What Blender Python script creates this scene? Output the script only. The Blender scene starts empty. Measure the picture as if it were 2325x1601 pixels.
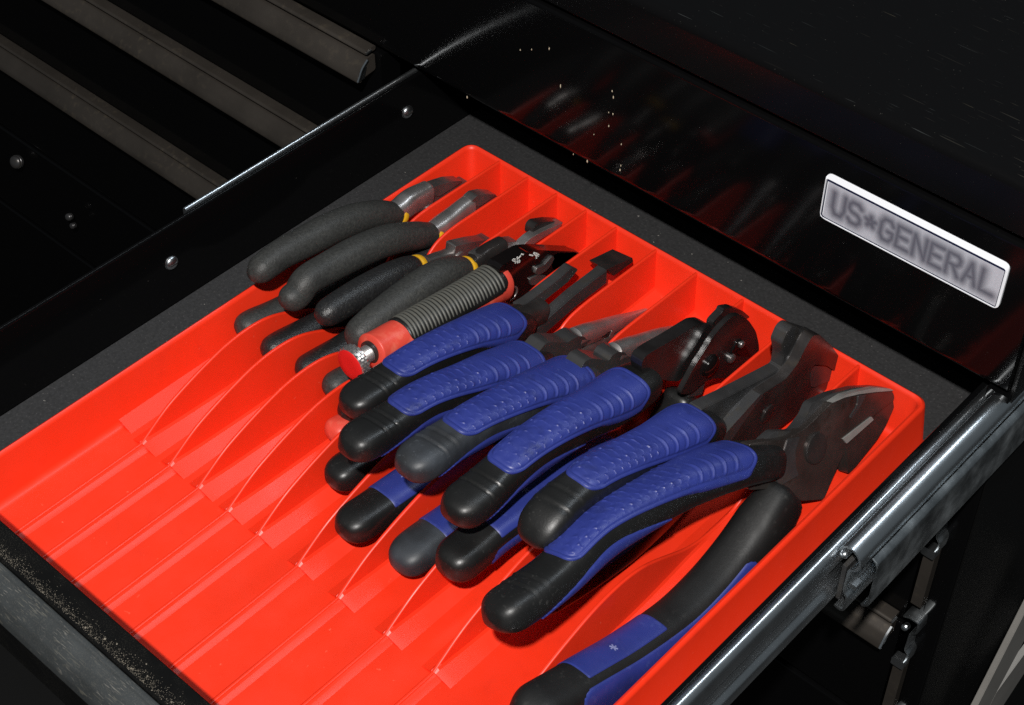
import bpy, bmesh, math, random
import numpy as np
from mathutils import Vector, Matrix
# ---------------------------------------------------------------- camera, world, lamp
S = 0.001                                   # everything below is measured in millimetres
sc = bpy.context.scene
col = sc.collection
cam = bpy.data.cameras.new('camera'); co = bpy.data.objects.new('camera', cam); col.objects.link(co)
cam.sensor_width = 36.0; cam.lens = 36.0 * 3829.53 / 2325.0
cam.clip_start = 0.02; cam.clip_end = 50
RT = Vector((0.74028329, 0.67228488, 0.00370117)); DN = Vector((0.47242614, -0.51627713, -0.71433287)); FW = Vector((-0.47832436, 0.53055722, -0.69979628))
m = Matrix.Identity(4)
for i in range(3):
    m[i][0] = RT[i]; m[i][1] = -DN[i]; m[i][2] = -FW[i]
m.translation = Vector((529.666, -574.713, 639.836)) * S
co.matrix_world = m
sc.camera = co
w = bpy.data.worlds.new('World'); sc.world = w; w.use_nodes = True
bg = w.node_tree.nodes['Background']
bg.inputs[0].default_value = (0.80, 0.92, 1.0, 1); bg.inputs[1].default_value = 0.07
ld = bpy.data.lights.new('work_lamp', 'POINT'); ld.energy = 94; ld.shadow_soft_size = 0.016; ld.color = (1.0, 0.975, 0.94)
lo = bpy.data.objects.new('work_lamp', ld); col.objects.link(lo); lo.location = Vector((640, -790, 1110)) * S
ad = bpy.data.lights.new('ceiling_tube_lamp', 'AREA'); ad.shape = 'RECTANGLE'; ad.size = 0.22; ad.size_y = 2.9; ad.energy = 24; ad.color = (0.82, 0.92, 1.0)
ao = bpy.data.objects.new('ceiling_tube_lamp', ad); col.objects.link(ao); ao.location = Vector((640, 1500, 2200)) * S
sc.view_settings.view_transform = 'Standard'; sc.view_settings.look = 'None'
sc.view_settings.exposure = 0; sc.view_settings.gamma = 1
sc.render.engine = 'CYCLES'
sc.cycles.max_bounces = 8
sc.cycles.use_denoising = False
sc.cycles.sample_clamp_indirect = 2.0
random.seed(4)
# ---------------------------------------------------------------- materials
def mat(name, base, rough=0.5, metal=0.0, bump=None, dirt=None, coat=0.0, var=0.0, varscale=30, spec=0.5, rvar=0.0, scratch=None, sss=0.0, scratch_up=False):
    m = bpy.data.materials.new(name); m.use_nodes = True
    nt = m.node_tree; N = nt.nodes; L = nt.links; b = N['Principled BSDF']
    b.inputs['Base Color'].default_value = (*base, 1); b.inputs['Roughness'].default_value = rough; b.inputs['Metallic'].default_value = metal
    b.inputs['Specular IOR Level'].default_value = spec
    b.inputs['Coat Weight'].default_value = coat; b.inputs['Coat Roughness'].default_value = 0.06
    if sss:
        b.inputs['Subsurface Weight'].default_value = sss; b.inputs['Subsurface Radius'].default_value = (0.004, 0.0008, 0.0004); b.inputs['Subsurface Scale'].default_value = 0.5
    tc = N.new('ShaderNodeTexCoord')
    def noise(scale, detail=3, rough_=0.55, vec=None):
        n = N.new('ShaderNodeTexNoise'); n.inputs['Scale'].default_value = scale; n.inputs['Detail'].default_value = detail; n.inputs['Roughness'].default_value = rough_
        L.new(vec or tc.outputs['Object'], n.inputs['Vector']); return n.outputs['Fac']
    def ramp(f, a, c, lo=0.0, hi=1.0):
        r = N.new('ShaderNodeMapRange'); r.inputs['From Min'].default_value = a; r.inputs['From Max'].default_value = c
        r.inputs['To Min'].default_value = lo; r.inputs['To Max'].default_value = hi; L.new(f, r.inputs['Value']); return r.outputs['Result']
    def mul(a, c):
        q = N.new('ShaderNodeMath'); q.operation = 'MULTIPLY'; L.new(a, q.inputs[0])
        if isinstance(c, float): q.inputs[1].default_value = c
        else: L.new(c, q.inputs[1])
        return q.outputs[0]
    def mix(f, a, c):
        q = N.new('ShaderNodeMix'); q.data_type = 'RGBA'; L.new(f, q.inputs['Factor'])
        for s, v in ((6, a), (7, c)):
            if isinstance(v, tuple): q.inputs[s].default_value = (*v, 1)
            else: L.new(v, q.inputs[s])
        return q.outputs[2]
    colr = None
    if var:
        f = noise(varscale, 4)
        colr = mix(ramp(f, 0.3, 0.7), tuple(c * (1 - var) for c in base), tuple(min(1, c * (1 + var)) for c in base))
    dirts = dirt if isinstance(dirt, list) else ([dirt] if dirt else [])
    rsock = None
    for (dc, ds, d0, d1, patch, amt) in dirts:
        f = ramp(noise(ds, 2, 0.6), d0, d1)
        if patch: f = mul(f, ramp(noise(patch, 2), 0.42, 0.62))
        f = mul(f, float(amt))
        colr = mix(f, colr if colr else base, dc)
        rsock = f
    if scratch:
        ge = N.new('ShaderNodeNewGeometry'); sep = N.new('ShaderNodeSeparateXYZ'); L.new(ge.outputs['True Normal'], sep.inputs[0]); upf = ramp(sep.outputs[2], .55, .7) if scratch_up else None
        for (sx, sy, ang, thr, patch, sc_col, amt) in scratch:
            mp = N.new('ShaderNodeMapping'); mp.inputs['Rotation'].default_value = (0, 0, ang); mp.inputs['Scale'].default_value = (sx, sy, 1)
            L.new(tc.outputs['Object'], mp.inputs['Vector'])
            f = mul(ramp(noise(1.0, 1, 0.5, mp.outputs[0]), thr, thr + 0.03), ramp(noise(patch, 1), 0.45, 0.65)); f = mul(f, float(amt))
            if upf is not None: f = mul(f, upf)
            colr = mix(f, colr if colr else base, sc_col)
    if colr: L.new(colr, b.inputs['Base Color'])
    if rvar:
        f = noise(60, 4); L.new(ramp(f, 0.3, 0.7, max(0.02, rough - rvar), rough + rvar), b.inputs['Roughness'])
    if bump:
        prev = None
        for (bs, st, dist) in (bump if isinstance(bump, list) else [bump]):
            bn = N.new('ShaderNodeBump'); bn.inputs['Strength'].default_value = st; bn.inputs['Distance'].default_value = dist * S
            L.new(noise(bs, 3), bn.inputs['Height'])
            if prev: L.new(prev, bn.inputs['Normal'])
            prev = bn.outputs['Normal']
        L.new(prev, b.inputs['Normal'])
    return m
M = {}
M['red'] = mat('red_plastic', (0.80, 0.031, 0.008), 0.43, bump=[(900, 0.10, 0.15)], var=0.05, varscale=18, rvar=0.06, sss=0.0,
               dirt=[((0.9, 0.22, 0.13), 300, 0.71, 0.77, 22, 0.35), ((0.45, 0.012, 0.004), 90, 0.55, 0.8, 15, 0.25)])
M['mat'] = mat('rubber_mat', (0.027, 0.027, 0.028), 0.75, bump=[(700, 0.5, 0.3), (120, 0.2, 0.4)], var=0.22, varscale=520, spec=0.25,
               dirt=[((0.12, 0.11, 0.11), 700, 0.60, 0.80, 0, 0.5), ((0.35, 0.33, 0.30), 330, 0.735, 0.77, 0, 0.7)])
M['black'] = mat('black_gloss_paint', (0.0025, 0.0025, 0.0027), 0.12, spec=0.18, bump=[(30, 0.02, 0.15)], dirt=[((0.10, 0.09, 0.08), 420, 0.74, 0.78, 25, 0.5)])
M['black_top'] = mat('scratched_black_paint', (0.0035, 0.0035, 0.0038), 0.2, bump=[(700, 0.08, 0.1)],
                     dirt=[((0.10, 0.095, 0.085), 700, 0.72, 0.78, 0, 0.5)],
                     scratch=[(38, 1100, 1.45, 0.715, 14, (0.06, 0.055, 0.045), 0.5), (46, 1200, 1.15, 0.725, 20, (0.055, 0.06, 0.06), 0.5), (50, 1000, 2.2, 0.735, 25, (0.08, 0.07, 0.05), 0.5)], spec=0.12, scratch_up=True)
M['black_side'] = mat('satin_black_paint', (0.003, 0.003, 0.003), 0.5, spec=0.2, bump=[(400, 0.1, 0.1)])
M['black_flange'] = mat('black_lip_paint', (0.004, 0.004, 0.004), 0.22, spec=0.3, bump=[(900, 0.1, 0.1)], dirt=[((0.05, 0.046, 0.038), 1800, 0.50, 0.68, 60, 0.35)])
M['black_dusty'] = mat('dusty_black_paint', (0.006, 0.006, 0.006), 0.3, bump=[(900, 0.2, 0.2)],
                       dirt=[((0.085, 0.078, 0.062), 1600, 0.45, 0.62, 0, 0.5), ((0.2, 0.18, 0.14), 700, 0.745, 0.78, 0, 0.6)])
M['trim'] = mat('worn_dark_aluminium', (0.066, 0.057, 0.049), 0.34, 0.5, bump=[(500, 0.15, 0.15)], var=0.2, varscale=25,
                dirt=[((0.16, 0.13, 0.09), 200, 0.55, 0.8, 12, 0.5)])
M['trim_front'] = mat('scuffed_black_trim', (0.045, 0.050, 0.052), 0.42, 0.2, bump=[(600, 0.3, 0.2)], var=0.2, varscale=60,
                      dirt=[((0.10, 0.095, 0.085), 1500, 0.5, 0.7, 0, 0.4)],
                      scratch=[(170, 1900, 0.0, 0.58, 70, (0.13, 0.125, 0.105), 0.7), (210, 2100, 0.03, 0.63, 90, (0.20, 0.19, 0.17), 0.7)])
M['chrome'] = mat('zinc_plated_steel', (0.78, 0.82, 0.85), 0.30, 1.0, bump=[(200, 0.015, 0.05)], var=0.03, varscale=40, rvar=0.02)
M['chrome_dark'] = mat('smoky_zinc_steel', (0.58, 0.62, 0.64), 0.34, 1.0, bump=[(300, 0.08, 0.1)], var=0.25, varscale=60, rvar=0.08)
M['nickel'] = mat('bright_nickel', (0.88, 0.90, 0.94), 0.35, 0.0)
M['dip'] = mat('dipped_vinyl_dusty', (0.031, 0.0315, 0.030), 0.50, bump=[(700, 0.5, 0.35), (1400, 0.35, 0.3)], var=0.3, varscale=700, spec=0.4,
               dirt=[((0.075, 0.071, 0.060), 620, 0.52, 0.74, 40, 0.45), ((0.014, 0.014, 0.014), 90, 0.5, 0.75, 25, 0.5)])
M['dip_black'] = mat('dipped_vinyl_black', (0.013, 0.013, 0.0135), 0.38, bump=[(700, 0.6, 0.4), (1400, 0.4, 0.3)], var=0.3, varscale=700, spec=0.55,
               dirt=[((0.06, 0.055, 0.045), 480, 0.57, 0.72, 40, 0.5)])
M['rubber'] = mat('black_rubber', (0.0075, 0.0075, 0.0075), 0.40, bump=[(1100, 0.25, 0.2)], rvar=0.08, dirt=[((0.06, 0.058, 0.055), 500, 0.6, 0.76, 60, 0.4)])
M['rubber_soft'] = mat('soft_black_rubber', (0.0075, 0.0075, 0.0075), 0.55, bump=[(900, 0.3, 0.2), (80, .2, .4)], rvar=0.08, spec=.35, dirt=[((0.05, 0.048, 0.045), 300, 0.58, 0.76, 40, 0.4)])
M['rubber_dusty'] = mat('dusty_black_rubber', (0.014, 0.015, 0.017), 0.5, bump=[(1100, 0.25, 0.2)], dirt=[((0.048, 0.056, 0.068), 70, 0.30, 0.75, 0, 0.6), ((0.09, 0.10, 0.115), 500, 0.60, 0.75, 45, 0.35)])
M['blue'] = mat('blue_rubber', (0.020, 0.031, 0.185), 0.47, bump=[(1200, 0.12, 0.12)], var=0.10, varscale=45, rvar=0.06, dirt=[((0.09, 0.12, 0.33), 300, 0.58, 0.8, 60, 0.4), ((0.006, 0.008, 0.04), 140, 0.55, 0.75, 40, 0.4)])
M['yellow'] = mat('yellow_vinyl', (0.62, 0.33, 0.012), 0.45, bump=[(900, 0.2, 0.2)], var=0.15)
M['steel'] = mat('satin_tool_steel', (0.30, 0.285, 0.28), 0.36, 0.9, bump=[(700, 0.15, 0.1)], var=0.25, varscale=60, rvar=0.08, dirt=[((0.05, 0.04, 0.03), 120, 0.5, 0.75, 40, 0.7)])
M['steel_bright'] = mat('bright_tool_steel', (0.60, 0.57, 0.56), 0.37, .92, bump=[(700, 0.12, 0.1)], var=0.15, varscale=60, rvar=0.06)
M['steel_black'] = mat('blackened_steel', (0.045, 0.040, 0.039), 0.32, 0.6, bump=[(500, 0.2, 0.15)], var=0.3, varscale=60, rvar=0.1, dirt=[((0.07, 0.055, 0.035), 160, 0.5, 0.75, 30, 0.5)], spec=0.6)
M['steel_brown'] = mat('browned_steel', (0.115, 0.098, 0.090), 0.30, 0.8, bump=[(500, 0.2, 0.12), (60, .15, .3)], var=0.3, varscale=50, rvar=0.08, dirt=[((0.05, 0.03, 0.015), 160, 0.55, 0.75, 30, 0.6)])
M['ground'] = mat('ground_steel', (0.30, 0.295, 0.28), 0.42, 0.35, bump=[(900, .2, .1)], var=.15, varscale=90)
M['oxide'] = mat('black_oxide_steel', (0.012, 0.011, 0.011), 0.26, 0.0, bump=[(400, 0.15, 0.12)], var=0.3, varscale=60, rvar=0.06, spec=0.7)
M['steel_gun'] = mat('gunmetal_steel', (0.075, 0.074, 0.076), 0.33, 0.6, bump=[(500, 0.2, 0.15)], var=0.25, varscale=60, dirt=[((0.10, 0.08, 0.05), 160, 0.5, 0.75, 30, 0.5)])
M['gloss_black'] = mat('gloss_black_steel', (0.005, 0.004, 0.004), 0.16, spec=0.6, bump=[(120, 0.1, 0.2)])
M['coral'] = mat('red_grip_plastic', (0.62, 0.060, 0.038), 0.42, bump=[(300, 0.15, 0.25)], var=0.1, varscale=60, dirt=[((0.75, 0.20, 0.13), 150, 0.5, 0.7, 60, 0.5)])
M['ribs'] = mat('grey_ribbed_rubber', (0.085, 0.085, 0.075), 0.5, bump=[(900, 0.3, 0.2)], dirt=[((0.11, 0.10, 0.08), 600, 0.5, 0.7, 0, 0.5)])
M['white'] = mat('white_marking', (0.75, 0.76, 0.72), 0.5)
M['cap'] = mat('red_cap_plastic', (0.62, 0.012, 0.012), 0.4)
M['concrete'] = mat('dark_concrete', (0.004, 0.004, 0.004), 0.9, bump=[(200, 0.2, 1)], var=0.2, varscale=8)
M['strip'] = mat('pale_grey_paint', (0.20, 0.19, 0.175), 0.6, bump=[(300, 0.15, 0.3)], var=0.1)
M['chip'] = mat('pale_dust_flake', (0.55, 0.46, 0.33), 0.7)
M['crumb'] = mat('grey_tan_dust', (0.16, 0.14, 0.11), 0.9, var=.4, varscale=200)
# ---------------------------------------------------------------- helpers
def wl(o):
    v = Vector((0, 0, 0))
    while o is not None: v += o.location; o = o.parent
    return v
def obj(name, V, F, m, parent=None, smooth=40, loc=None):
    V = np.asarray(V, float) * S
    me = bpy.data.meshes.new(name); o = bpy.data.objects.new(name, me); col.objects.link(o)
    if parent is not None: o.parent = parent; off = np.array(wl(parent)) ; V = V - off
    elif loc is not None: o.location = Vector(loc) * S; V = V - np.array(o.location)
    me.from_pydata([tuple(v) for v in V], [], F); me.update()
    bm = bmesh.new(); bm.from_mesh(me); bmesh.ops.remove_doubles(bm, verts=bm.verts, dist=1e-7); bmesh.ops.recalc_face_normals(bm, faces=bm.faces); bm.to_mesh(me); bm.free()
    me.materials.append(m)
    if smooth is not None:
        me.polygons.foreach_set('use_smooth', [True] * len(me.polygons)); me.set_sharp_from_angle(angle=math.radians(smooth))
    return o
def thing(name, label, cat, loc=(0, 0, 0), group=None):
    o = bpy.data.objects.new(name, None); col.objects.link(o); o.location = Vector(loc) * S; o.empty_display_size = 0.01
    o['label'] = label; o['category'] = cat
    if group: o['group'] = group
    return o
def tag(o, label, cat, group=None):
    o['label'] = label; o['category'] = cat
    if group: o['group'] = group
    return o
class MB:
    def __init__(s): s.V = []; s.F = []
    def add(s, V, F):
        k = len(s.V); s.V += [tuple(v) for v in V]; s.F += [tuple(i + k for i in f) for f in F]; return s
def unit(v): v = np.asarray(v, float); return v / np.linalg.norm(v)
def box(x0, x1, y0, y1, z0, z1):
    V = [(x, y, z) for x in (x0, x1) for y in (y0, y1) for z in (z0, z1)]
    return V, [(0, 1, 3, 2), (4, 6, 7, 5), (0, 4, 5, 1), (2, 3, 7, 6), (0, 2, 6, 4), (1, 5, 7, 3)]
def loftF(n, k, closed=True, caps=True):
    F = []
    for i in range(n - 1):
        for j in range(k if closed else k - 1):
            a = i * k + j; b = i * k + (j + 1) % k
            F.append((a, b, b + k, a + k))
    if caps and closed: F.append(tuple(range(k))[::-1]); F.append(tuple((n - 1) * k + j for j in range(k)))
    return F
def extr(poly2, axis, a, b, nseg=1):
    """a closed outline in two axes pulled along the third"""
    V = []
    for t in np.linspace(a, b, nseg + 1):
        for p in poly2:
            V.append({'x': (t, p[0], p[1]), 'y': (p[0], t, p[1]), 'z': (p[0], p[1], t)}[axis])
    return V, loftF(nseg + 1, len(poly2))
def fillet(poly, r, closed=True, n=4):
    """round the corners of an outline"""
    P = [np.array(p, float) for p in poly]; out = []
    N = len(P)
    for i in range(N):
        if not closed and i in (0, N - 1): out.append(tuple(P[i])); continue
        a, b, c = P[i - 1], P[i], P[(i + 1) % N]
        u = a - b; v = c - b; lu = np.linalg.norm(u); lv = np.linalg.norm(v)
        rr = min(r if np.isscalar(r) else r[i], lu * 0.45, lv * 0.45)
        if rr < 1e-3: out.append(tuple(b)); continue
        p0 = b + u / lu * rr; p1 = b + v / lv * rr
        for t in np.linspace(0, 1, n + 1): out.append(tuple((1 - t) ** 2 * p0 + 2 * t * (1 - t) * b + t * t * p1))
    return out
def strip(poly, th):
    """an open outline given a sheet thickness"""
    P = np.array(poly, float); n = len(P); T = np.gradient(P, axis=0); T /= np.linalg.norm(T, axis=1)[:, None]
    Nn = np.stack([-T[:, 1], T[:, 0]], 1)
    return [tuple(p) for p in P + Nn * th / 2] + [tuple(p) for p in (P - Nn * th / 2)[::-1]]
def spline(pts, n=60):
    P = np.array(pts, float)
    if len(P) == 2: P = np.array([P[0], (P[0] + P[1]) / 2, P[1]])
    Q = np.vstack([2 * P[0] - P[1], P, 2 * P[-1] - P[-2]]); out = []
    for i in range(len(P) - 1):
        p0, p1, p2, p3 = Q[i:i + 4]
        for t in np.linspace(0, 1, 24, endpoint=False):
            out.append(0.5 * ((2 * p1) + (-p0 + p2) * t + (2 * p0 - 5 * p1 + 4 * p2 - p3) * t * t + (-p0 + 3 * p1 - 3 * p2 + p3) * t ** 3))
    out.append(P[-1]); out = np.array(out)
    s = np.concatenate([[0], np.cumsum(np.linalg.norm(np.diff(out, axis=0), axis=1))])
    q = np.linspace(0, s[-1], n)
    R = np.stack([np.interp(q, s, out[:, k]) for k in range(3)], 1)
    for _ in range(2): R[1:-1] = (R[:-2] + 2 * R[1:-1] + R[2:]) / 4
    return R, s[-1]
class Tube:
    """a soft, tapering body along a path: half-widths a (sideways) and b (in the plane of the tool)"""
    def __init__(s, pts, n, a, b, exp=2.4, r0=3.0, r1=9.0, N=90, K=28, mod=None, tipe=2.0):
        s.P, s.len = spline(pts, N); s.N = N; s.K = K; s.n = unit(n); s.exp = exp
        q = np.linspace(0, 1, N)
        av = np.interp(q, [t for t, _ in a], [v for _, v in a]); bv = np.interp(q, [t for t, _ in b], [v for _, v in b])
        # uneven spacing: dense at the rounded end
        d0 = q * s.len; d1 = (1 - q) * s.len
        f = np.ones(N)
        if r0: f *= np.sqrt(np.clip(1 - (1 - np.clip(d0 / r0, 0, 1)) ** 2, 0.02, 1))
        if r1: f *= np.clip(1 - (1 - np.clip(d1 / r1, 0, 1)) ** tipe, 0.0001, 1) ** (1 / tipe)
        s.a = av * f; s.b = bv * f
        T = np.gradient(s.P, axis=0); T /= np.linalg.norm(T, axis=1)[:, None]; s.T = T
        s.B = s.n - T * (T @ s.n)[:, None]; s.B /= np.linalg.norm(s.B, axis=1)[:, None]
        s.Nn = np.cross(s.B, T)
        if s.Nn[N // 2][2] < 0: s.Nn = -s.Nn
        s.mod = mod
    def at(s, u, th):
        """point and outward direction at length fraction u, angle th (arrays broadcast)"""
        x = np.clip(np.asarray(u) * (s.N - 1), 0, s.N - 1.0001); i = x.astype(int); f = (x - i)[..., None]
        L = lambda A: A[i] * (1 - f) + A[i + 1] * f
        P, B, Nn = L(s.P), L(s.B), L(s.Nn); a = L(s.a[:, None])[..., 0]; b = L(s.b[:, None])[..., 0]
        c, sn = np.cos(th), np.sin(th); e = 2 / s.exp
        x_ = np.sign(c) * np.abs(c) ** e; y_ = np.sign(sn) * np.abs(sn) ** e
        dx = np.sign(c) * np.abs(c) ** (2 - e) / np.maximum(a, .1); dy = np.sign(sn) * np.abs(sn) ** (2 - e) / np.maximum(b, .1)
        d = np.sqrt(dx * dx + dy * dy); 
        Q = P + B * (a * x_)[..., None] + Nn * (b * y_)[..., None]
        D = B * (dx / d)[..., None] + Nn * (dy / d)[..., None]
        return Q, D
    def mesh(s):
        u = np.linspace(0, 1, s.N)
        # tighten rings toward the end so the dome is round
        u = 1 - (1 - u) ** 1.35
        th = np.linspace(0, 2 * np.pi, s.K, endpoint=False)
        U, H = np.meshgrid(u, th, indexing='ij'); Q, D = s.at(U, H)
        if s.mod is not None: Q = Q + D * s.mod(s, U, H)[..., None]
        return Q.reshape(-1, 3), loftF(s.N, s.K)
def grip(name, tb, m, parent): V, F = tb.mesh(); return obj(name, V, F, m, parent, smooth=50)
def sm(x): x = np.clip(x, 0, 1); return x * x * (3 - 2 * x)
def inlay(tb, u0, u1, th0, th1, m, parent, scales=True, ridges=True, proud=0.8, r=8.0, ns=420, nt=64, lens=False, name='grip_inlay', rib=None):
    s0, s1 = u0 * tb.len, u1 * tb.len; bm_ = float(np.mean(tb.b)) ; am = float(np.mean(tb.a)); R = (am + bm_) / 2 * 1.08
    t1 = math.radians(th1); tA, tB = [math.radians(v) for v in (th0 if isinstance(th0, tuple) else (th0, th0))]
    sx = np.linspace(s0, s1, ns); vv = np.linspace(0, 1, nt); A, VV = np.meshgrid(sx, vv, indexing='ij'); t0 = tA + (tB - tA) * sm((A - s0) / (s1 - s0) * 1.15 - .1); H = t0 + (t1 - t0) * VV; X = A - (s0 + s1) / 2; Y = (H - (t0 + t1) / 2) * R
    hx, hy = (s1 - s0) / 2, (t1 - t0) / 2 * R; r = np.minimum(r, hy * .9)
    if lens: Y = Y / np.maximum(np.sin(np.pi * (A - s0) / (s1 - s0)) ** .7, .05)
    qx = np.abs(X) - hx + r; qy = np.abs(Y) - hy + r
    sd = np.sqrt(np.maximum(qx, 0) ** 2 + np.maximum(qy, 0) ** 2) + np.minimum(np.maximum(qx, qy), 0) - r
    ins = -sd
    off = -0.9 + (proud + 0.9) * sm(ins / 1.5)
    W = sm((ins - 3.6) / 1.6)
    D = A - s0
    if scales or ridges: off -= 0.35 * np.exp(-((ins - 3.2) / 0.55) ** 2)
    if ridges:
        for k in range(4):
            d = D - (14 + 7.6 * k) - 0.03 * (Y + 3) ** 2
            off += W * sm((5 - Y) / 7) * (0.36 * np.exp(-(d / 0.6) ** 2) - 0.25 * np.exp(-((d - 1.5) / 0.9) ** 2))
    if scales:
        cl = np.floor(Y / 3.9 + 50); v = ((Y / 3.9 + 50) - cl) * 2 - 1
        cs = (D - 1.3 * np.abs(v) ** 2) / 5.0 + 0.5 * (cl % 2); row = np.floor(cs); u = cs - row
        rng = np.random.RandomState(3); amp = rng.uniform(.35, 1.25, (400, 110)); am_ = amp[row.astype(int) % 400, cl.astype(int) % 110]
        off += W * sm((D - 38) / 9) * am_ * 0.5 * (u ** 2.6) * np.clip(1.05 - np.abs(v) ** 3, 0, 1)
    if rib:
        off += 0.0 + sm((ins - 1.4) / 1.2) * (0.95 * np.maximum(np.cos(2 * np.pi * D / rib), -0.75))
    Q, Dn = tb.at(A / tb.len, H); Q = Q + Dn * off[..., None]
    F = loftF(ns, nt, closed=False)
    return obj(name, Q.reshape(-1, 3), F, m, parent, smooth=48 if scales else 65)
def plate(pts, n, th, m, parent, name, bev=0.7, seg=2, flip=False, smooth=35):
    """a flat forged plate: the outline is its near face, thickness goes away from the viewer along -n"""
    n = unit(n); bm = bmesh.new(); f1 = [bm.verts.new(np.array(p) * S) for p in pts]
    f = bm.faces.new(f1)
    r = bmesh.ops.extrude_face_region(bm, geom=[f]); ve = [e for e in r['geom'] if isinstance(e, bmesh.types.BMVert)]
    bmesh.ops.translate(bm, verts=ve, vec=Vector(-n * th * S))
    bmesh.ops.recalc_face_normals(bm, faces=bm.faces)
    if bev: bmesh.ops.bevel(bm, geom=list(bm.edges), offset=bev * S, segments=seg, affect='EDGES', clamp_overlap=True)
    bmesh.ops.triangulate(bm, faces=[q for q in bm.faces if len(q.verts) > 4])
    me = bpy.data.meshes.new(name); bm.to_mesh(me); bm.free()
    o = bpy.data.objects.new(name, me); col.objects.link(o); o.parent = parent
    off = wl(parent)
    for v in me.vertices: v.co -= off
    me.materials.append(m); me.polygons.foreach_set('use_smooth', [True] * len(me.polygons)); me.set_sharp_from_angle(angle=math.radians(smooth))
    return o
def rnd(pts, r=2.0, n=3): return fillet([tuple(p) for p in pts], r, True, n)
def disc(c, n, R, h, m, parent, name, dome=0.0, K=28, hole=0):
    n = unit(n); a = unit(np.cross(n, (0.2, 0.3, 1))); b = np.cross(n, a); c = np.array(c, float)
    prof = [(R, -h), (R, -0.25 * R * .2), (R * .94, 0)] + ([(R * math.cos(t), dome * math.sin(t)) for t in np.linspace(0.35, 1.5, 6)] if dome else [(R * .5, 0), (R * .02, 0)])
    V = []
    for (rr, z) in prof:
        for k in range(K): t = 2 * math.pi * k / K; V.append(c + a * rr * math.cos(t) + b * rr * math.sin(t) + n * z)
    return obj(name, V, loftF(len(prof), K), m, parent, smooth=40)
def ring(c, n, R, r, m, parent, name, K=32, k=10, sx=1.0):
    n = unit(n); a = unit(np.cross(n, (0.2, 0.3, 1))); b = np.cross(n, a); c = np.array(c, float); V = []
    for i in range(K + 1):
        t = 2 * math.pi * i / K; d = a * math.cos(t) * sx + b * math.sin(t)
        for j in range(k): p = 2 * math.pi * j / k; V.append(c + d * (R + r * math.cos(p)) + n * r * math.sin(p))
    return obj(name, V, loftF(K + 1, k, True, False), m, parent, smooth=60)
X1 = (1, 0, 0)
# ---------------------------------------------------------------- floor
fl = obj('floor', *box(-3000, 3000, -3000, 3000, -870, -860), M['concrete']); fl['kind'] = 'structure'
# ---------------------------------------------------------------- tool chest
chest = thing('tool_chest', 'black gloss steel tool chest with closed drawers behind the pulled-out red tray', 'tool chest', (-100, 3, -860))
XL, XR = -1000, 330
top = fillet([(1.5, 153), (1.5, 180), (420, 180), (420, 176), (5, 176), (5, 153)], [0.5, 5.5, 1, 1, 1, .5], True, 6)
obj('top_panel', *extr(top, 'x', XL, XR), M['black_top'], chest, smooth=30)
obj('side_panel', *box(XR - 2.2, XR - 0.2, 8, 420, -850, 175), M['black_side'], chest)
obj('side_panel', *box(XL, XL + 2, 8, 420, -850, 175), M['black'], chest)
obj('back_panel', *box(XL + 3, XR - 3, 417, 419, -850, 175), M['black'], chest)
obj('corner_post', *extr(fillet([(317, 5), (329, 5), (329, 9), (318, 60), (317, 60)], .8), 'z', -850, 57), M['black'], chest)
obj('bottom_panel', *box(XL + 3, XR - 3, 10, 416, -850, -845), M['black'], chest)
# drawer fronts
def front(x0, x1, z0, z1, y=3, r=7):
    pr = fillet([(y, z0), (y, z1), (y + 16, z1), (y + 16, z1 - 3), (y + 14, z0)], [r, 3, 1, 1, r], True, 8)
    return obj('drawer_front', *extr(pr, 'x', x0, x1), M['black'], chest, smooth=45)
upper = front(XL + 4, 327.5, 60, 148)
def handle(parent, x0, x1, zb, y=0, m=None, dz=0.0, endcap=True, k=1.0):
    """extruded pull: a flange along the top and a convex lip below it"""
    fl_ = fillet([(y + 3, zb + 19), (y - 5.0, zb + 18.5), (y - 6.5, zb + 17), (y - 5, zb + 15.5), (y + 3, zb + 16)], 1.0)
    o = obj('drawer_pull', *extr(fl_, 'x', x0, x1), m or M['trim'], parent, smooth=40)
    lip = fillet([(y + 2, zb + 13.5), (y - 4.5, zb + 12.8), (y - 9.5, zb + 9.0), (y - 13, zb + 4.2), (y - 14.3, zb), (y - 11.5, zb - 1.6), (y - 7, zb + 1), (y + 2, zb + 2)], 1.6, True, 5)
    obj('pull_lip', *extr(lip, 'x', x0, x1), m or M['trim'], o, smooth=60)
    if endcap:
        for x, d in ((x1, 1),):
            c = strip(fillet([(y - 13.6, zb + .6), (y - 9.5, zb + 8.4), (y - 4.5, zb + 12.2)], 5, False, 6), 1.0)
            obj('end_trim', *extr(c, 'x', x + .1, x + 1.3 * d), M['chrome'], o)
            c = strip([(y - 5.5, zb + 17), (y - 1, zb + 17.6)], 1.0)
            obj('end_trim', *extr(c, 'x', x + .1, x + 1.3 * d), M['chrome'], o)
            V, F = extr(fillet([(y - 13, zb + .2), (y - 8, zb + 1.2), (y - 5.5, zb + 9), (y - 9, zb + 7)], 1), 'x', x + .1, x + .8); obj('end_cap', V, F, M['chrome_dark'], o)
    return o
fA = front(XL + 4, -99, -38, 56.5); handle(fA, XL + 6, -103, 43.6)
for zb, z0, z1 in ((-46.5, -139, -36), (-149.5, -243, -140.5), (-254, -345, -244.5)):
    f = front(XL + 4, 308, z0, z1)
    if zb > -200: handle(f, XL + 6, 305, zb)
front(XL + 4, 308, -840, -348)
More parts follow.
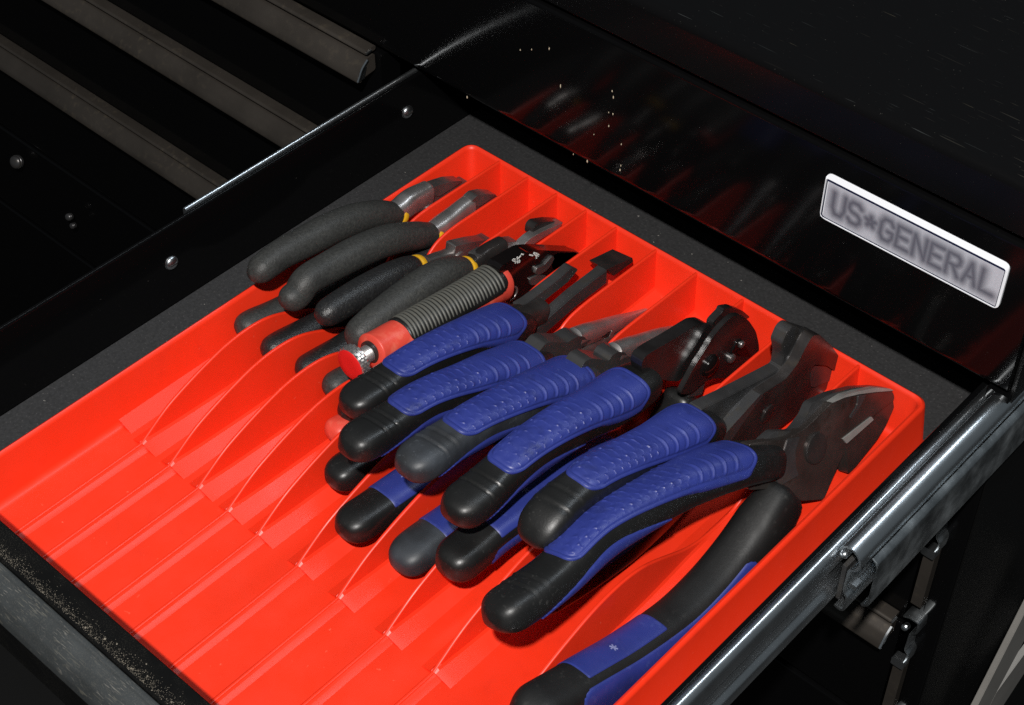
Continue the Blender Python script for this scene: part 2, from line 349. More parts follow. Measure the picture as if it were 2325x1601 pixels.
# badge on the upper drawer
bd = obj('name_badge', *extr(fillet([(213.6, 108), (312.4, 108), (312.4, 134.2), (213.6, 134.2)], 3.2, True, 5), 'y', 2.97, 2.45), M['nickel'], chest, smooth=35)
def ringframe(x0, x1, z0, z1, wd, y0, y1, r):
    o = fillet([(x0, z0), (x1, z0), (x1, z1), (x0, z1)], r, True, 5); i = fillet([(x0 + wd[0], z0 + wd[1]), (x1 - wd[2], z0 + wd[1]), (x1 - wd[2], z1 - wd[3]), (x0 + wd[0], z1 - wd[3])], r * .35, True, 5)
    k = len(o); V = [(p[0], y0, p[1]) for p in o] + [(p[0], y1 + min(.9, (y0 - y1) * .8) if p[1] > z1 - 1.5 else y1, p[1]) for p in o] + [(p[0], y1, p[1]) for p in i] + [(p[0], y0 + .3, p[1]) for p in i]
    return V, loftF(4, k, True, False)
obj('badge_frame', *ringframe(213, 313, 107.4, 134.8, (.35, .5, 1.4, 3.1), 2.9, 1.75, 3.6), M['nickel'], bd, smooth=35)
groove = mat('badge_groove_paint', (0.006, 0.008, 0.035), .3)
obj('badge_border', *ringframe(213.5, 311.4, 107.9, 131.0, (.6, .3, .3, .8), 2.43, 2.1, 1.2), groove, bd, smooth=None)
# lettering: soft dark print on the badge plate
GL = {'U': [[(0, 7), (0, 2), (1, 0), (3, 0), (4, 2), (4, 7)]], 'S': [[(4, 6), (3, 7), (1, 7), (0, 6), (0, 4.5), (1, 3.7), (3, 3.3), (4, 2.4), (4, 1), (3, 0), (1, 0), (0, 1)]],
      'G': [[(4, 5.6), (3, 7), (1, 7), (0, 5.5), (0, 1.5), (1, 0), (3, 0), (4, 1.3), (4, 3.2), (2.4, 3.2)]], 'E': [[(4, 7), (0, 7), (0, 0), (4, 0)], [(0, 3.6), (3.2, 3.6)]],
      'N': [[(0, 0), (0, 7), (4, 0), (4, 7)]], 'R': [[(0, 0), (0, 7), (3, 7), (4, 6), (4, 4.6), (3, 3.5), (0, 3.5)], [(1.8, 3.5), (4, 0)]], 'A': [[(0, 0), (2, 7), (4, 0)], [(.8, 2.4), (3.2, 2.4)]], 'L': [[(0, 7), (0, 0), (4, 0)]],
      '*': [[(2 + 1.7 * math.sin(4 * math.pi * k / 5), 3.5 + 1.7 * math.cos(4 * math.pi * k / 5)) for k in range(6)]]}
nx, nz = 300, 70
gx = np.linspace(214.6, 311.0, nx); gz = np.linspace(108.6, 129.9, nz); GX, GZ = np.meshgrid(gx, gz, indexing='ij')
mask = np.zeros_like(GX)
xs = 219.0; sx_, sz_ = 1.62, 1.72
for ch in 'US*GENERAL':
    d = np.full_like(GX, 99.0)
    for pl in GL[ch]:
        for (ax, az), (bx, bz) in zip(pl[:-1], pl[1:]):
            A = np.array([xs + ax * sx_, 113.2 + az * sz_]); B = np.array([xs + bx * sx_, 113.2 + bz * sz_]); AB = B - A
            t = np.clip(((GX - A[0]) * AB[0] + (GZ - A[1]) * AB[1]) / (AB @ AB), 0, 1)
            d = np.minimum(d, np.hypot(GX - A[0] - t * AB[0], GZ - A[1] - t * AB[1]))
    mask = np.maximum(mask, 1 - sm((d + 1.2) / 6.8)); xs += 9.15
V = [(x, 2.2, z) for x in gx for z in gz]
face = obj('badge_plate', V, loftF(nx, nz, closed=False), None, bd, smooth=None) if False else None
me = bpy.data.meshes.new('badge_plate'); off = np.array(wl(bd)); me.from_pydata([tuple(np.array(v) * S - off) for v in V], [], [f[::-1] for f in loftF(nx, nz, closed=False)]); me.update()
at = me.color_attributes.new('print', 'FLOAT_COLOR', 'POINT'); mk = mask.reshape(-1)
at.data.foreach_set('color', np.stack([mk, mk, mk, np.ones_like(mk)], 1).astype(np.float32).ravel())
fm = mat('satin_badge_metal', (0.46, 0.47, 0.53), 0.38, 0.25); nt = fm.node_tree; an = nt.nodes.new('ShaderNodeAttribute'); an.attribute_name = 'print'
mx = nt.nodes.new('ShaderNodeMix'); mx.data_type = 'RGBA'; mx.inputs[6].default_value = (0.64, 0.65, 0.72, 1); mx.inputs[7].default_value = (0.10, 0.10, 0.135, 1)
nt.links.new(an.outputs['Fac'], mx.inputs['Factor']); nt.links.new(mx.outputs[2], nt.nodes['Principled BSDF'].inputs['Base Color'])
me.materials.append(fm); fo = bpy.data.objects.new('badge_plate', me); col.objects.link(fo); fo.parent = bd
# closed slides showing their ends beside the lower drawer fronts
def slide_end(zt, x=310, y=-4):
    c = strip(fillet([(x + .5, zt - 2), (x + 4, zt), (x + 10, zt - .5), (x + 10.5, zt - 9), (x + 7.5, zt - 12)], 1.2, False, 4), 1.1)
    o = obj('drawer_slide', *extr(c, 'y', y, y + 90), M['chrome_dark'], chest)
    c = strip(fillet([(x + 7, zt - 13), (x + 6.5, zt - 28), (x + 9, zt - 31), (x + 8.5, zt - 40), (x + 4, zt - 41.5)], 1.2, False, 4), 1.1)
    obj('slide_web', *extr(c, 'y', y, y + 90), M['chrome_dark'], o)
    V, F = extr(fillet([(x + 1, zt - 43.5), (x + 9, zt - 43.5), (x + 9, zt - 36.5), (x + 1, zt - 37.5)], 1), 'y', y - 2, y + 4)
    obj('slide_stop', V, F, M['chrome'], o)
    disc((x + 3.2, y - 1, zt - 9), (0, -1, .4), 2.0, 4, M['chrome'], o, 'rivet', dome=1.0, K=14)
for zt in (-22, -122, -222): slide_end(zt)
for za, zb in ((-64, -112), (-165, -212)):
    obj('post_strip', *box(311.5, 318, -2, 4, zb, za), M['trim'], chest)
# rivets and bracket low on the left
for (x, y, z, R) in ((-560, -6, -262, 6), (-490, -8, -283, 3.2), (-487, -8, -291, 2.6)):
    disc((x, y, z), (.3, -1, .5), R, 3, M['steel_gun'], chest, 'rivet', dome=R * .6, K=16)
obj('latch_bar', *box(-398, -395, -10, -7, -322, -288), M['chrome_dark'], chest)
# ---------------------------------------------------------------- open drawer
dr = thing('open_drawer', 'open black tool chest drawer pulled out on zinc ball-bearing slides', 'drawer', (118, -160, -3))
obj('drawer_bottom', *box(-74, 313, -379, 64, -3, -1.6), M['black'], dr)
lw = fillet([(-74.2, -1.5), (-72.6, -1.5), (-72.6, 52.0), (-73.2, 53.2), (-74.8, 53.2), (-75.2, 51), (-74.2, 50.6)], .5)
obj('side_wall', *extr(lw, 'y', -366, 62), M['black'], dr, smooth=45)
rw = fillet([(310.6, -1.5), (312.4, -1.5), (312.4, 48), (314.2, 48.6), (313.8, 50.8), (311.4, 50.8), (310.6, 49)], .5)
obj('side_wall', *extr(rw, 'y', -366, 62), M['black'], dr, smooth=45)
obj('back_wall', *box(-72.4, 310.4, 62.2, 63.8, -1.5, 44), M['black'], dr)
ff = fillet([(-366.2, -1.5), (-366.2, 57), (-380.4, 57), (-380.4, 40), (-382, 38), (-382, -30), (-380, -30), (-380, -1.5)], [.5, 2.2, 1.5, 1, 1, 1, 1, .5], True, 5)
fro = obj('front_panel', *extr(ff, 'x', -99, 327), M['black_flange'], dr, smooth=40)
hl = fillet([(-380.6, 56.6), (-383.2, 57.2), (-384.4, 56.0), (-388.5, 55.0), (-392.6, 51.5), (-395.2, 45.5), (-396, 40), (-392, 38.4), (-380.8, 39)], 1.4, True, 5)
obj('pull_trim', *extr(hl, 'x', -97, 325), M['trim_front'], fro, smooth=50)
for (x, y, z) in [(-71.2,-2.4,31.3),(-71.2,-185.4,29.0)]:
    o = disc((-72.5, y, z), (1, 0, 0), 4.3, 1, M['chrome'], dr, 'screw_head', dome=2.6, K=24)
    obj('screw_slot', *box(-70.5, -69.75, y - 2.4, y + 2.4, z - .35, z + .35), M['steel_black'], o)
def slide(sgn, xo, y_end, dz=0.0):
    """sgn +1 on the right of the drawer, -1 on its left; xo is the outside of the side wall"""
    X = lambda d: xo + sgn * d
    if sgn < 0: y0_ = -160
    else: y0_ = -379
    if sgn < 0:
        th_ = fillet([(xo - 1.2, 46), (xo - 1.2, 53.4), (xo - 2.4, 54.6), (xo - 3.8, 54.2), (xo - 4.4, 52), (xo - 4.4, 46)], 1.0, True, 4)
        o = obj('slide_rail', *extr(th_, 'y', y_end, 60), M['chrome'], dr, smooth=60)
        low = strip(fillet([(xo - 3, 30), (xo - 6, 28), (xo - 6.2, 12), (xo - 3, 10)], 1.6, False, 4), 1.2); obj('slide_rail', *extr(low, 'y', y_end + 9, 60), M['chrome_dark'], dr, smooth=50)
        return o
    inner = strip(fillet([(X(1.0), 48.0), (X(2.2), 49.9), (X(4.0), 50.6), (X(5.8), 49.4), (X(6.8), 47), (X(7), 40), (X(4.4), 37), (X(4.4), 24), (X(7.4), 20.5), (X(7.0), 12.5), (X(3), 11)], 1.6, False, 4), 1.2)
    a = obj('slide_rail', *extr(inner, 'y', y0_, 60), M['chrome'], dr, smooth=50)
    mid = strip(fillet([(X(7.2), 50.0), (X(8.2), 53.2), (X(10.2), 54.7), (X(12.4), 54.9), (X(14.6), 54.0), (X(16.6), 52.2), (X(17.8), 49.6), (X(18), 45.4), (X(16), 42.4), (X(13.4), 41), (X(13), 25), (X(15.4), 22), (X(15), 13), (X(12.8), 11.6), (X(10), 12.6)], 1.8, False, 5), 1.2)
    b = obj('slide_rail', *extr(mid, 'y', y_end, 60), M['chrome'], dr, smooth=50)
    out = strip(fillet([(X(19.2), 46), (X(22), 44.2), (X(22.4), 40), (X(22.2), 14), (X(19), 11.5)], 1.6, False, 4), 1.2)
    c = obj('slide_rail', *extr(out, 'y', y_end + 9, 60), M['chrome_dark'], dr, smooth=50)
    obj('ball_cage', *box(*sorted((X(9.2), X(11.4))), y_end + 1.5, y_end + 40, 16, 40), M['steel_gun'], b)
    disc((X(9.8), y_end - .6, 49.8), (0, -1, 0), 2.0, 6, M['chrome'], b, 'ball', dome=1.8, K=14)
    obj('slide_stop', *box(*sorted((X(15.8), X(19.5))), y_end - 2, y_end + 3, 33, 36), M['chrome'], b)
    return b
slide(1, 312.4, -122)
slide(-1, -74.4, -168)
lin = obj('drawer_liner', *box(-72.3, 310.3, -366, 61, -1.5, 0), M['mat'], loc=(118, -150, -1.5), smooth=None); tag(lin, 'thin dark grey rubber mat lining the bottom of the open drawer', 'drawer liner')
# ---------------------------------------------------------------- plier tray
tray = thing('plier_tray', 'bright red plastic tray with eleven slots and curved dividers, holding pliers', 'tool tray', (132, -185, .1))
H = 29.6
def rrect(x0, x1, y0, y1, r, n=6): return fillet([(x0, y0), (x1, y0), (x1, y1), (x0, y1)], r, True, n)
rings = []
for (d, z, r) in ((4.2, .2, 9), (3.6, 1.0, 9), (1.0, 27.4, 8), (.5, 29.0, 7.6), (-.7, 29.8, 7), (-2.0, 29.2, 6), (-2.6, 27.6, 5.6), (-4.6, 4.5, 5), (-5.6, 2.0, 5), (-8, .95, 5)):
    rings.append([(p[0], p[1], z) for p in rrect(-25.5 - d, 290.5 + d, -374 - d, 3.6 + d, r)])
V = [p for r_ in rings for p in r_]; k = len(rings[0]); F = loftF(len(rings), k, True, False); F.append(tuple((len(rings) - 1) * k + j for j in range(k)))
obj('tray_shell', V, F, M['red'], tray, smooth=50)
PY = [-369, -330, -275, -271, -269.01, -269, -267, -262, -258, -254, -248, -241, -234, -228, -221, -215, -208, -200, -192, -185, -179, -172, -165, -158, -151, -145, -138, -131, -124, -116, -108, -102, -97, -92, -88, -85, -81, -78, -74, -70, -64, -56, -40, -20, 1.6]
PZ = [2.3, 2.9, 3.6, 3.7, 3.8, 3.9, 5.4, 8.6, 11.4, 14, 17.4, 20.2, 22.9, 25, 27.2, 29, 30.6, 31.6, 31.7, 31.2, 30, 27.6, 24.2, 20.2, 16.2, 12.6, 9.2, 6.8, 5.3, 4.6, 4.5, 5.4, 7.8, 12, 16.4, 20, 24, 26.6, 28.6, 29.8, 30.6, 30.9, 30.6, 30.1, 29.7]
DX = [-0.4, 21.7, 43.9, 66.0, 88.2, 116.6, 144.8, 176.2, 207.0, 250.2]
PYd = np.concatenate([[-369, -330, -275, -271, -269.01], np.arange(-269, -60, 2.2), [-56, -40, -20, 1.6]]); _z = np.interp(PYd, PY, PZ)
for _ in range(3): _z[6:-5] = (_z[5:-6] + 2 * _z[6:-5] + _z[7:-4]) / 4
PY, PZ = list(PYd), list(_z)
for xd in DX:
    V = []
    for y, h in zip(PY, PZ):
        tw = .95; rear = y >= -269.005
        g = lambda z: tw + .085 * max(h - z, 0)
        zl, zr = (3.0, 4.4) if rear else (1.0, 1.6)
        zl = min(zl, h - .3); zr = min(zr, h - .2)
        lx = (7.5 if rear else tw + 1.5) ; rx = (11 if rear else tw + 4.2)
        V += [(xd - lx, y, .9), (xd - g(zl) - .9, y, zl - .1), (xd - g(zl + 1), y, min(zl + 1.2, h - .2)), (xd - tw, y, max(h - .75, .97)), (xd - tw * .75, y, h - .22), (xd - tw * .3, y, h), (xd + tw * .3, y, h), (xd + tw * .75, y, h - .22), (xd + tw, y, max(h - .75, .97))]
        V += [(xd + g(zr + 1), y, min(zr + 1.2, h - .2)), (xd + g(zr) + .9, y, zr - .1), (xd + rx, y, .9)] if rear else [(xd + tw + 1.2, y, .9 + (h - .9) * .62), (xd + tw + 2.6, y, .9 + (h - .9) * .26), (xd + rx, y, .9)]
    obj('divider', V, loftF(len(PY), 12), M['red'], tray, smooth=18)
V, F = extr([(-23.4, .9), (-21.2, 5.0), (-11.5, .9)], 'y', -267, 0); obj('slot_ramp', V, F, M['red'], tray, smooth=25)
V, F = extr([(288.4, .9), (286.2, 4.0), (278.5, .9)], 'y', -267, 0); obj('slot_ramp', V, F, M['red'], tray, smooth=25)
# ---------------------------------------------------------------- pliers with dipped grey handles
GRP = 'pliers standing in the slots of the red tray'
def dipped(X, up, lo, neck, label, a=(8.8, 8.8), jaw2=None, ringat=True, nose='steel', lowz=14, m1='dip', m2='dip'):
    t = thing('pliers', label, 'pliers', (X, neck[0][1], neck[0][2]), GRP)
    prof = [(0, a[0] * .76), (.1, a[0] * .88), (.3, a[0] * .98), (.55, a[0]), (.8, a[0] * .92), (1, a[0] * .82)]
    tb = Tube(up, X1, prof, prof, exp=2.15, r0=1.5, r1=9, N=70, K=28); g = grip('grip', tb, M[m1], t)
    P, D = tb.at(np.full(33, 0.0), np.linspace(0, 2 * np.pi, 33))
    T = tb.T[0]; c = tb.P[0]; ra = a[0] * .77
    V = []
    for d, rr in ((.6, .995), (.2, 1.03), (-2.4, 1.0), (-3.4, .93), (-3.6, .6)):
        for th in np.linspace(0, 2 * np.pi, 28, endpoint=False): V.append(c + T * d + tb.B[0] * ra * rr * math.cos(th) + tb.Nn[0] * ra * rr * math.sin(th))
    obj('collar', V, loftF(5, 28), M['yellow'], g, smooth=50)
    tl = Tube(lo, X1, [(0, a[1] * .75), (.3, a[1] * .95), (.9, a[1] * .95), (1, a[1] * .85)], [(0, a[1] * .75), (.3, a[1] * .9), (1, a[1] * .85)], exp=2.15, r0=1.5, r1=8, N=60, K=24); grip('grip', tl, M[m2], t)
    return t, tb
def steelbar(pts, a, b, m, parent, name, n=X1, exp=3.0, r1=1.5, r0=.5, N=50): return grip(name, Tube(pts, n, a, b, exp=exp, r0=r0, r1=r1, N=N, K=20), M[m], parent)
# first
up = [(-12.0,-71.8,27.4),(-12.0,-86.9,36.7),(-12.0,-104.6,43.8),(-12.0,-122.1,47.9),(-12.0,-139.3,50.0),(-12.0,-156.1,52.1),(-12.0,-172.9,51.0),(-12.0,-178.7,52.2)]
lo = [(-12, -66, 14), (-12, -100, 10), (-12, -140, 11), (-12, -166, 15), (-12, -180, 18.5), (-12, -192, 20)]
t, tb = dipped(-12, up, lo, [(-12, -55, 20)], 'dark grey dipped-handle pliers in the tray slot nearest the bare grey mat')
steelbar([(-12.0,-76.5,30.1),(-12.0,-69.0,29.7),(-12.0,-60.6,30.2),(-12.0,-50.7,28.4),(-12.0,-44.5,27.4)], [(0, 5), (.3, 6), (1, 5)], [(0, 6), (.4, 7.5), (.9, 8), (1, 6.5)], 'steel_bright', t, 'neck', r1=3)
plate(rnd([(-8.0,-49.4,35.0),(-8.0,-39.8,32.4),(-8.0,-32.0,29.9),(-8.0,-21.8,24.4),(-8.0,-26.6,23.9),(-8.0,-33.0,24.2),(-8.0,-41.6,24.5),(-8.0,-45.4,27.4)], 1.2), X1, 7, M['steel'], t, 'jaw', .8)
plate(rnd([(-9.0,-48.5,31.5),(-9.0,-40.7,23.0),(-9.0,-25.6,22.1),(-9.0,-16.0,20.6),(-9.0,-20.9,17.2),(-9.0,-37.0,16.1),(-9.0,-46.3,19.0)], 1.2), X1, 7, M['steel'], t, 'jaw', .8)
disc((-6.5, -50, 19), X1, 4.5, 4, M['steel'], t, 'pivot', dome=.8)
# second
up = [(11.0,-67.1,22.9),(11.0,-84.0,32.2),(11.0,-102.0,40.4),(11.0,-123.0,45.7),(11.0,-143.7,48.4),(11.0,-160.6,49.5),(11.0,-166.7,44.3),(11.0,-174.0,46.0),(11.0,-178.1,47.1)]
lo = [(11, -62, 13), (11, -100, 9.5), (11, -140, 11), (11, -165, 15), (11, -181, 18), (11, -194, 19.5)]
t, tb = dipped(11, up, lo, [(11, -50, 20)], 'dark grey dipped-handle pliers with beaked steel tip, in the second slot from the bare mat', m2='dip_black')
steelbar([(11.0,-70.5,24.2),(11.0,-60.6,23.5),(11.0,-51.3,23.4),(11.0,-40.3,24.3),(11.0,-33.9,24.0)], [(0, 5), (.3, 6), (1, 5)], [(0, 6), (.4, 7.5), (.9, 8), (1, 6.5)], 'steel_bright', t, 'neck', r1=3)
plate(rnd([(15.0,-38.8,32.3),(15.0,-34.1,33.3),(15.0,-27.0,30.3),(15.0,-17.4,24.0),(15.0,-22.2,24.1),(15.0,-30.3,24.0),(15.0,-33.4,24.5)], 1.2), X1, 7, M['steel'], t, 'jaw', .8)
plate(rnd([(14.0,-39.4,29.0),(14.0,-31.6,23.5),(14.0,-17.9,23.0),(14.0,-14.7,20.4),(14.0,-22.8,18.9),(14.0,-35.6,18.3)], 1.2), X1, 7, M['steel'], t, 'jaw', .8)
disc((16.5, -47, 18), X1, 4.5, 4, M['steel'], t, 'pivot', dome=.8)
# third
up = [(33.0,-101.6,34.3),(33.0,-107.7,36.4),(33.0,-117.3,38.7),(33.0,-128.0,40.6),(33.0,-140.7,42.3),(33.0,-153.1,43.8),(33.0,-165.4,44.8),(33.0,-173.5,45.5)]
lo = [(33, -98, 20), (33, -125, 12.5), (33, -155, 13), (33, -175, 15.5), (33, -190, 17.5)]
t, tb = dipped(33, up, lo, [(33, -90, 22)], 'dark grey dipped-handle pliers with shiny tip, half hidden between two dull ones', a=(8.4, 8.4), m1='dip_black', m2='dip_black')
steelbar([(33.0,-94.9,33.2),(33.0,-86.1,29.9),(33.0,-78.0,26.8),(33.0,-68.2,24.3)], [(0, 3.2), (1, 4)], [(0, 3), (1, 4.5)], 'steel', t, 'neck', r1=3)
plate(rnd([(37.0,-75.1,34.5),(37.0,-61.5,28.7),(37.0,-51.5,23.7),(37.0,-46.1,22.4),(37.0,-53.9,19.6),(37.0,-69.4,19.1),(37.0,-76.9,23.9)], 1.5), X1, 7, M['steel'], t, 'jaw', .8)
disc((37.5, -72, 24), X1, 4, 4, M['steel'], t, 'pivot', dome=.8)
# fourth
up = [(55.0,-86.5,35.6),(55.0,-102.2,42.7),(55.0,-117.1,45.0),(55.0,-132.9,44.9),(55.0,-147.4,44.6),(55.0,-160.6,43.6),(55.0,-169.3,41.7),(55.0,-172.6,41.3)]
lo = [(55, -78, 16), (55, -110, 11), (55, -145, 12), (55, -168, 16), (55, -180, 19), (55, -191, 20.5)]
t, tb = dipped(55, up, lo, [(55, -66, 24)], 'dark grey dipped-handle pliers with long bent nose, lying against the red locking pliers', a=(9.4, 8.4))
steelbar([(55.0,-85.1,35.8),(55.0,-76.1,34.1),(55.0,-65.5,33.0),(55.0,-55.5,31.1)], [(0, 5), (1, 5)], [(0, 6), (.5, 8), (1, 8)], 'steel_black', t, 'neck', r1=3)
plate(rnd([(58.0,-79.3,31.8),(58.0,-79.9,41.7),(58.0,-62.6,38.8),(58.0,-54.9,36.6),(58.0,-46.3,31.9),(58.0,-47.0,28.9),(58.0,-59.5,27.9),(58.0,-68.7,26.9)], 2), X1, 7, M['steel'], t, 'jaw', .8)
plate(rnd([(61.0,-70.4,30.2),(61.0,-62.8,29.0),(61.0,-48.8,30.4),(61.0,-39.4,32.0),(61.0,-30.7,30.7),(61.0,-11.9,26.3),(61.0,-15.1,23.8),(61.0,-31.3,25.5),(61.0,-46.4,25.4),(61.0,-60.5,24.0),(61.0,-67.4,26.1)], 1.5), X1, 5.5, M['steel_bright'], t, 'jaw', 1.2)
plate(rnd([(58.0,-34.5,34.1),(58.0,-31.4,35.6),(58.0,-20.0,30.0),(58.0,-8.3,22.2),(58.0,-21.4,23.2),(58.0,-29.5,24.8),(58.0,-35.2,29.0)], 1.5), X1, 6, M['steel_black'], t, 'jaw', .8)
disc((59, -66, 25), X1, 4, 3, M['steel'], t, 'pivot', dome=.8)
# ---------------------------------------------------------------- red locking pliers
X = 77
t = thing('locking_pliers', 'red locking pliers with ribbed grey grip inlay and knurled adjusting screw', 'locking pliers', (X, -120, 40), GRP)
up = [(77.0,-81.4,37.9),(77.0,-89.2,39.3),(77.0,-107.9,41.6),(77.0,-130.6,45.3),(77.0,-152.6,48.9),(77.0,-163.3,51.2),(77.0,-173.8,52.9),(77.0,-178.5,54.0)]
tb = Tube(up, X1, [(0, 11.2), (.06, 10.6), (.5, 10), (.8, 9.6), (.9, 9.3), (1, 9.6)], [(0, 11), (.06, 10), (.5, 9.2), (.8, 8.8), (.9, 8.8), (1, 9.2)], exp=2.2, r0=2, r1=1.2, N=80, K=32)
g = grip('grip', tb, M['coral'], t)
inl = inlay(tb, .045, .80, 4, 172, M['rubber'], g, scales=False, ridges=False, proud=.7, r=7, ns=160, nt=30, name='ribbed_inlay')
for k in range(27):
    s_ = .085 + .675 * k / 26
    th = np.linspace(math.radians(22), math.radians(158), 22); Q, Dn = tb.at(np.full(22, s_) , th); V = []
    i_ = int(s_ * (tb.N - 1)); Tt = tb.T[i_]
    for j in range(22):
        fade = math.sin(math.pi * j / 21) ** .35 + .02
        for q in range(8):
            a_ = 2 * math.pi * q / 8; V.append(Q[j] + Dn[j] * (.5 + 1.0 * fade * math.sin(a_)) + Tt * (.95 * fade * math.cos(a_) + 1.1 * math.cos(math.pi * j / 21)))
    obj('rib', V, loftF(22, 8), M['ribs'], inl, smooth=60)
e = tb.P[-1]; d = unit((0, -1, .06))
disc(e + d * .35, d, 6.0, 2, M['steel_black'], t, 'screw_socket', K=28)
V = []; prof = []
for k, s_ in enumerate(np.linspace(-1, 9.5, 66)): prof.append((s_, 4.3 + .28 * math.sin(2 * math.pi * s_ / 1.15)))
ax = unit(d); aa = unit(np.cross(ax, (0, 0, 1))); bb = np.cross(ax, aa)
for s_, r_ in prof:
    for th in np.linspace(0, 2 * np.pi, 24, endpoint=False): V.append(e + ax * s_ + (aa * math.cos(th) + bb * math.sin(th)) * r_)
obj('adjusting_screw', V, loftF(len(prof), 24), M['steel_bright'], t, smooth=60)
V = []; KK = 72
for s_, r_, kn in ((7, 5, 0), (7.3, 8.2, 0), (7.8, 9.0, 1), (9, 9.1, -1), (10.2, 9.1, 1), (11.4, 9.1, -1), (12.4, 9.0, 1), (12.9, 8.3, 0), (12.95, 7.6, 0)):
    for i, th in enumerate(np.linspace(0, 2 * np.pi, KK, endpoint=False)):
        r2 = r_ + (.28 * (1 if ((i // 2) + (kn > 0)) % 2 else -1) if kn else 0); V.append(e + ax * s_ + (aa * math.cos(th) + bb * math.sin(th)) * r2)
kb = obj('knurled_knob', V, loftF(9, KK), M['steel_bright'], t, smooth=20)
disc(e + ax * 13.6, ax, 8.4, 1.2, M['cap'], kb, 'end_cap', K=40)
# black body
plate(rnd([(80.0,-88.0,49.0),(80.0,-86.5,52.9),(80.0,-76.1,51.5),(80.0,-66.0,50.2),(80.0,-54.7,43.7),(80.0,-22.2,21.7),(80.0,-21.4,17.6),(80.0,-44.7,20.5),(80.0,-58.3,20.2),(80.0,-62.4,16.4),(80.0,-69.7,12.8),(80.0,-81.0,21.5),(80.0,-85.0,31.6)], 2.5), X1, 8, M['gloss_black'], t, 'body', 1.2, 3)
plate(rnd([(81.5,-88.1,50.0),(81.5,-87.1,54.2),(81.5,-77.7,53.0),(81.5,-67.7,51.6),(81.5,-62.6,47.9),(81.5,-61.5,44.7),(81.5,-72.7,46.6),(81.5,-80.7,46.0),(81.5,-84.7,44.1)], 2.0), X1, 6, M['gloss_black'], t, 'body_flange', 1.4, 3)
c = [(80.5,-78.3,27.6)][0]
ring(c, X1, 4.6, .55, M['steel_bright'], t, 'rivet_rim', sx=1.25); disc(c, X1, 4.2, 1.5, M['gloss_black'], t, 'rivet', dome=1.2)
plate(rnd([(81.5,-57.7,34.1),(81.5,-51.9,32.2),(81.5,-48.3,33.5),(81.5,-44.7,34.4),(81.5,-42.8,31.3),(81.5,-46.6,27.3),(81.5,-49.7,26.5),(81.5,-56.0,27.0),(81.5,-59.7,31.3)], 1.2), X1, 5, M['steel'], t, 'jaw', .8)
plate(rnd([(81.0,-63.0,29.0),(81.0,-56.5,27.5),(81.0,-49.6,22.4),(81.0,-45.7,18.0),(81.0,-53.1,18.2),(81.0,-62.1,23.8)], 1.2), X1, 5, M['steel'], t, 'jaw', .8)
plate(rnd([(80.0,-46.1,32.1),(80.0,-39.7,32.1),(80.0,-22.2,21.4),(80.0,-17.6,17.0),(80.0,-31.2,18.3),(80.0,-42.0,20.6)], 1.2), X1, 6, M['steel_black'], t, 'jaw', .8)
def stroke(p2, m, parent, name, r=.38):
    mb = MB()
    for a, b in zip(p2[:-1], p2[1:]):
        a = np.array(a); b = np.array(b); dd = unit(b - a); s1 = unit(np.cross(dd, X1)) * r
        V = [a - s1 - dd * r * .4, a + s1 - dd * r * .4, b + s1 + dd * r * .4, b - s1 + dd * r * .4]; V = V + [v + np.array((.18, 0, 0)) for v in V]
        mb.add(V, [(0, 1, 2, 3), (4, 5, 6, 7), (0, 1, 5, 4), (1, 2, 6, 5), (2, 3, 7, 6), (3, 0, 4, 7)])
    return obj(name, mb.V, mb.F, m, parent, smooth=None)
for pl in ([(81.6,-75.6,51.8),(81.6,-77.0,52.8),(81.6,-77.6,52.4),(81.6,-76.8,51.3),(81.6,-75.5,50.3),(81.6,-74.9,49.2),(81.6,-75.6,49.1)], [(81.6,-74.1,52.3),(81.6,-73.6,47.9)], [(81.6,-71.3,51.4),(81.6,-73.3,50.6),(81.6,-71.8,47.8),(81.6,-72.6,47.6)], [(81.6,-73.9,50.1),(81.6,-72.8,50.1)], [(81.6,-70.9,52.4),(81.6,-69.1,50.9)], [(81.6,-64.0,47.4),(81.6,-61.4,45.2)]): stroke(pl, M['white'], t, 'marking')
for pl in ([(80.1,-59.0,44.6),(80.1,-56.4,42.4),(80.1,-54.8,40.3),(80.1,-56.3,40.1),(80.1,-56.8,39.5)], [(80.1,-58.4,43.5),(80.1,-56.3,40.1)]): stroke(pl, M['white'], t, 'marking', .5)
lo = [(X, -92, 24), (X, -120, 18), (X, -150, 17), (X, -180, 22), (X, -200, 25)]
tl = Tube(lo, X1, [(0, 6), (.3, 8.4), (1, 7.5)], [(0, 6), (.3, 8), (1, 7)], exp=2.3, r0=2, r1=7, N=60, K=24); gl = grip('grip', tl, M['rubber'], t)
tl = Tube([(X + 1, -150, 12), (X + 1, -180, 13.5), (X + 1, -200, 17.5), (X + 1, -210, 19)], X1, [(0, 7), (1, 7.6)], [(0, 5), (1, 6.2)], exp=2.6, r0=2, r1=6, N=50, K=24); grip('grip', tl, M['coral'], t)
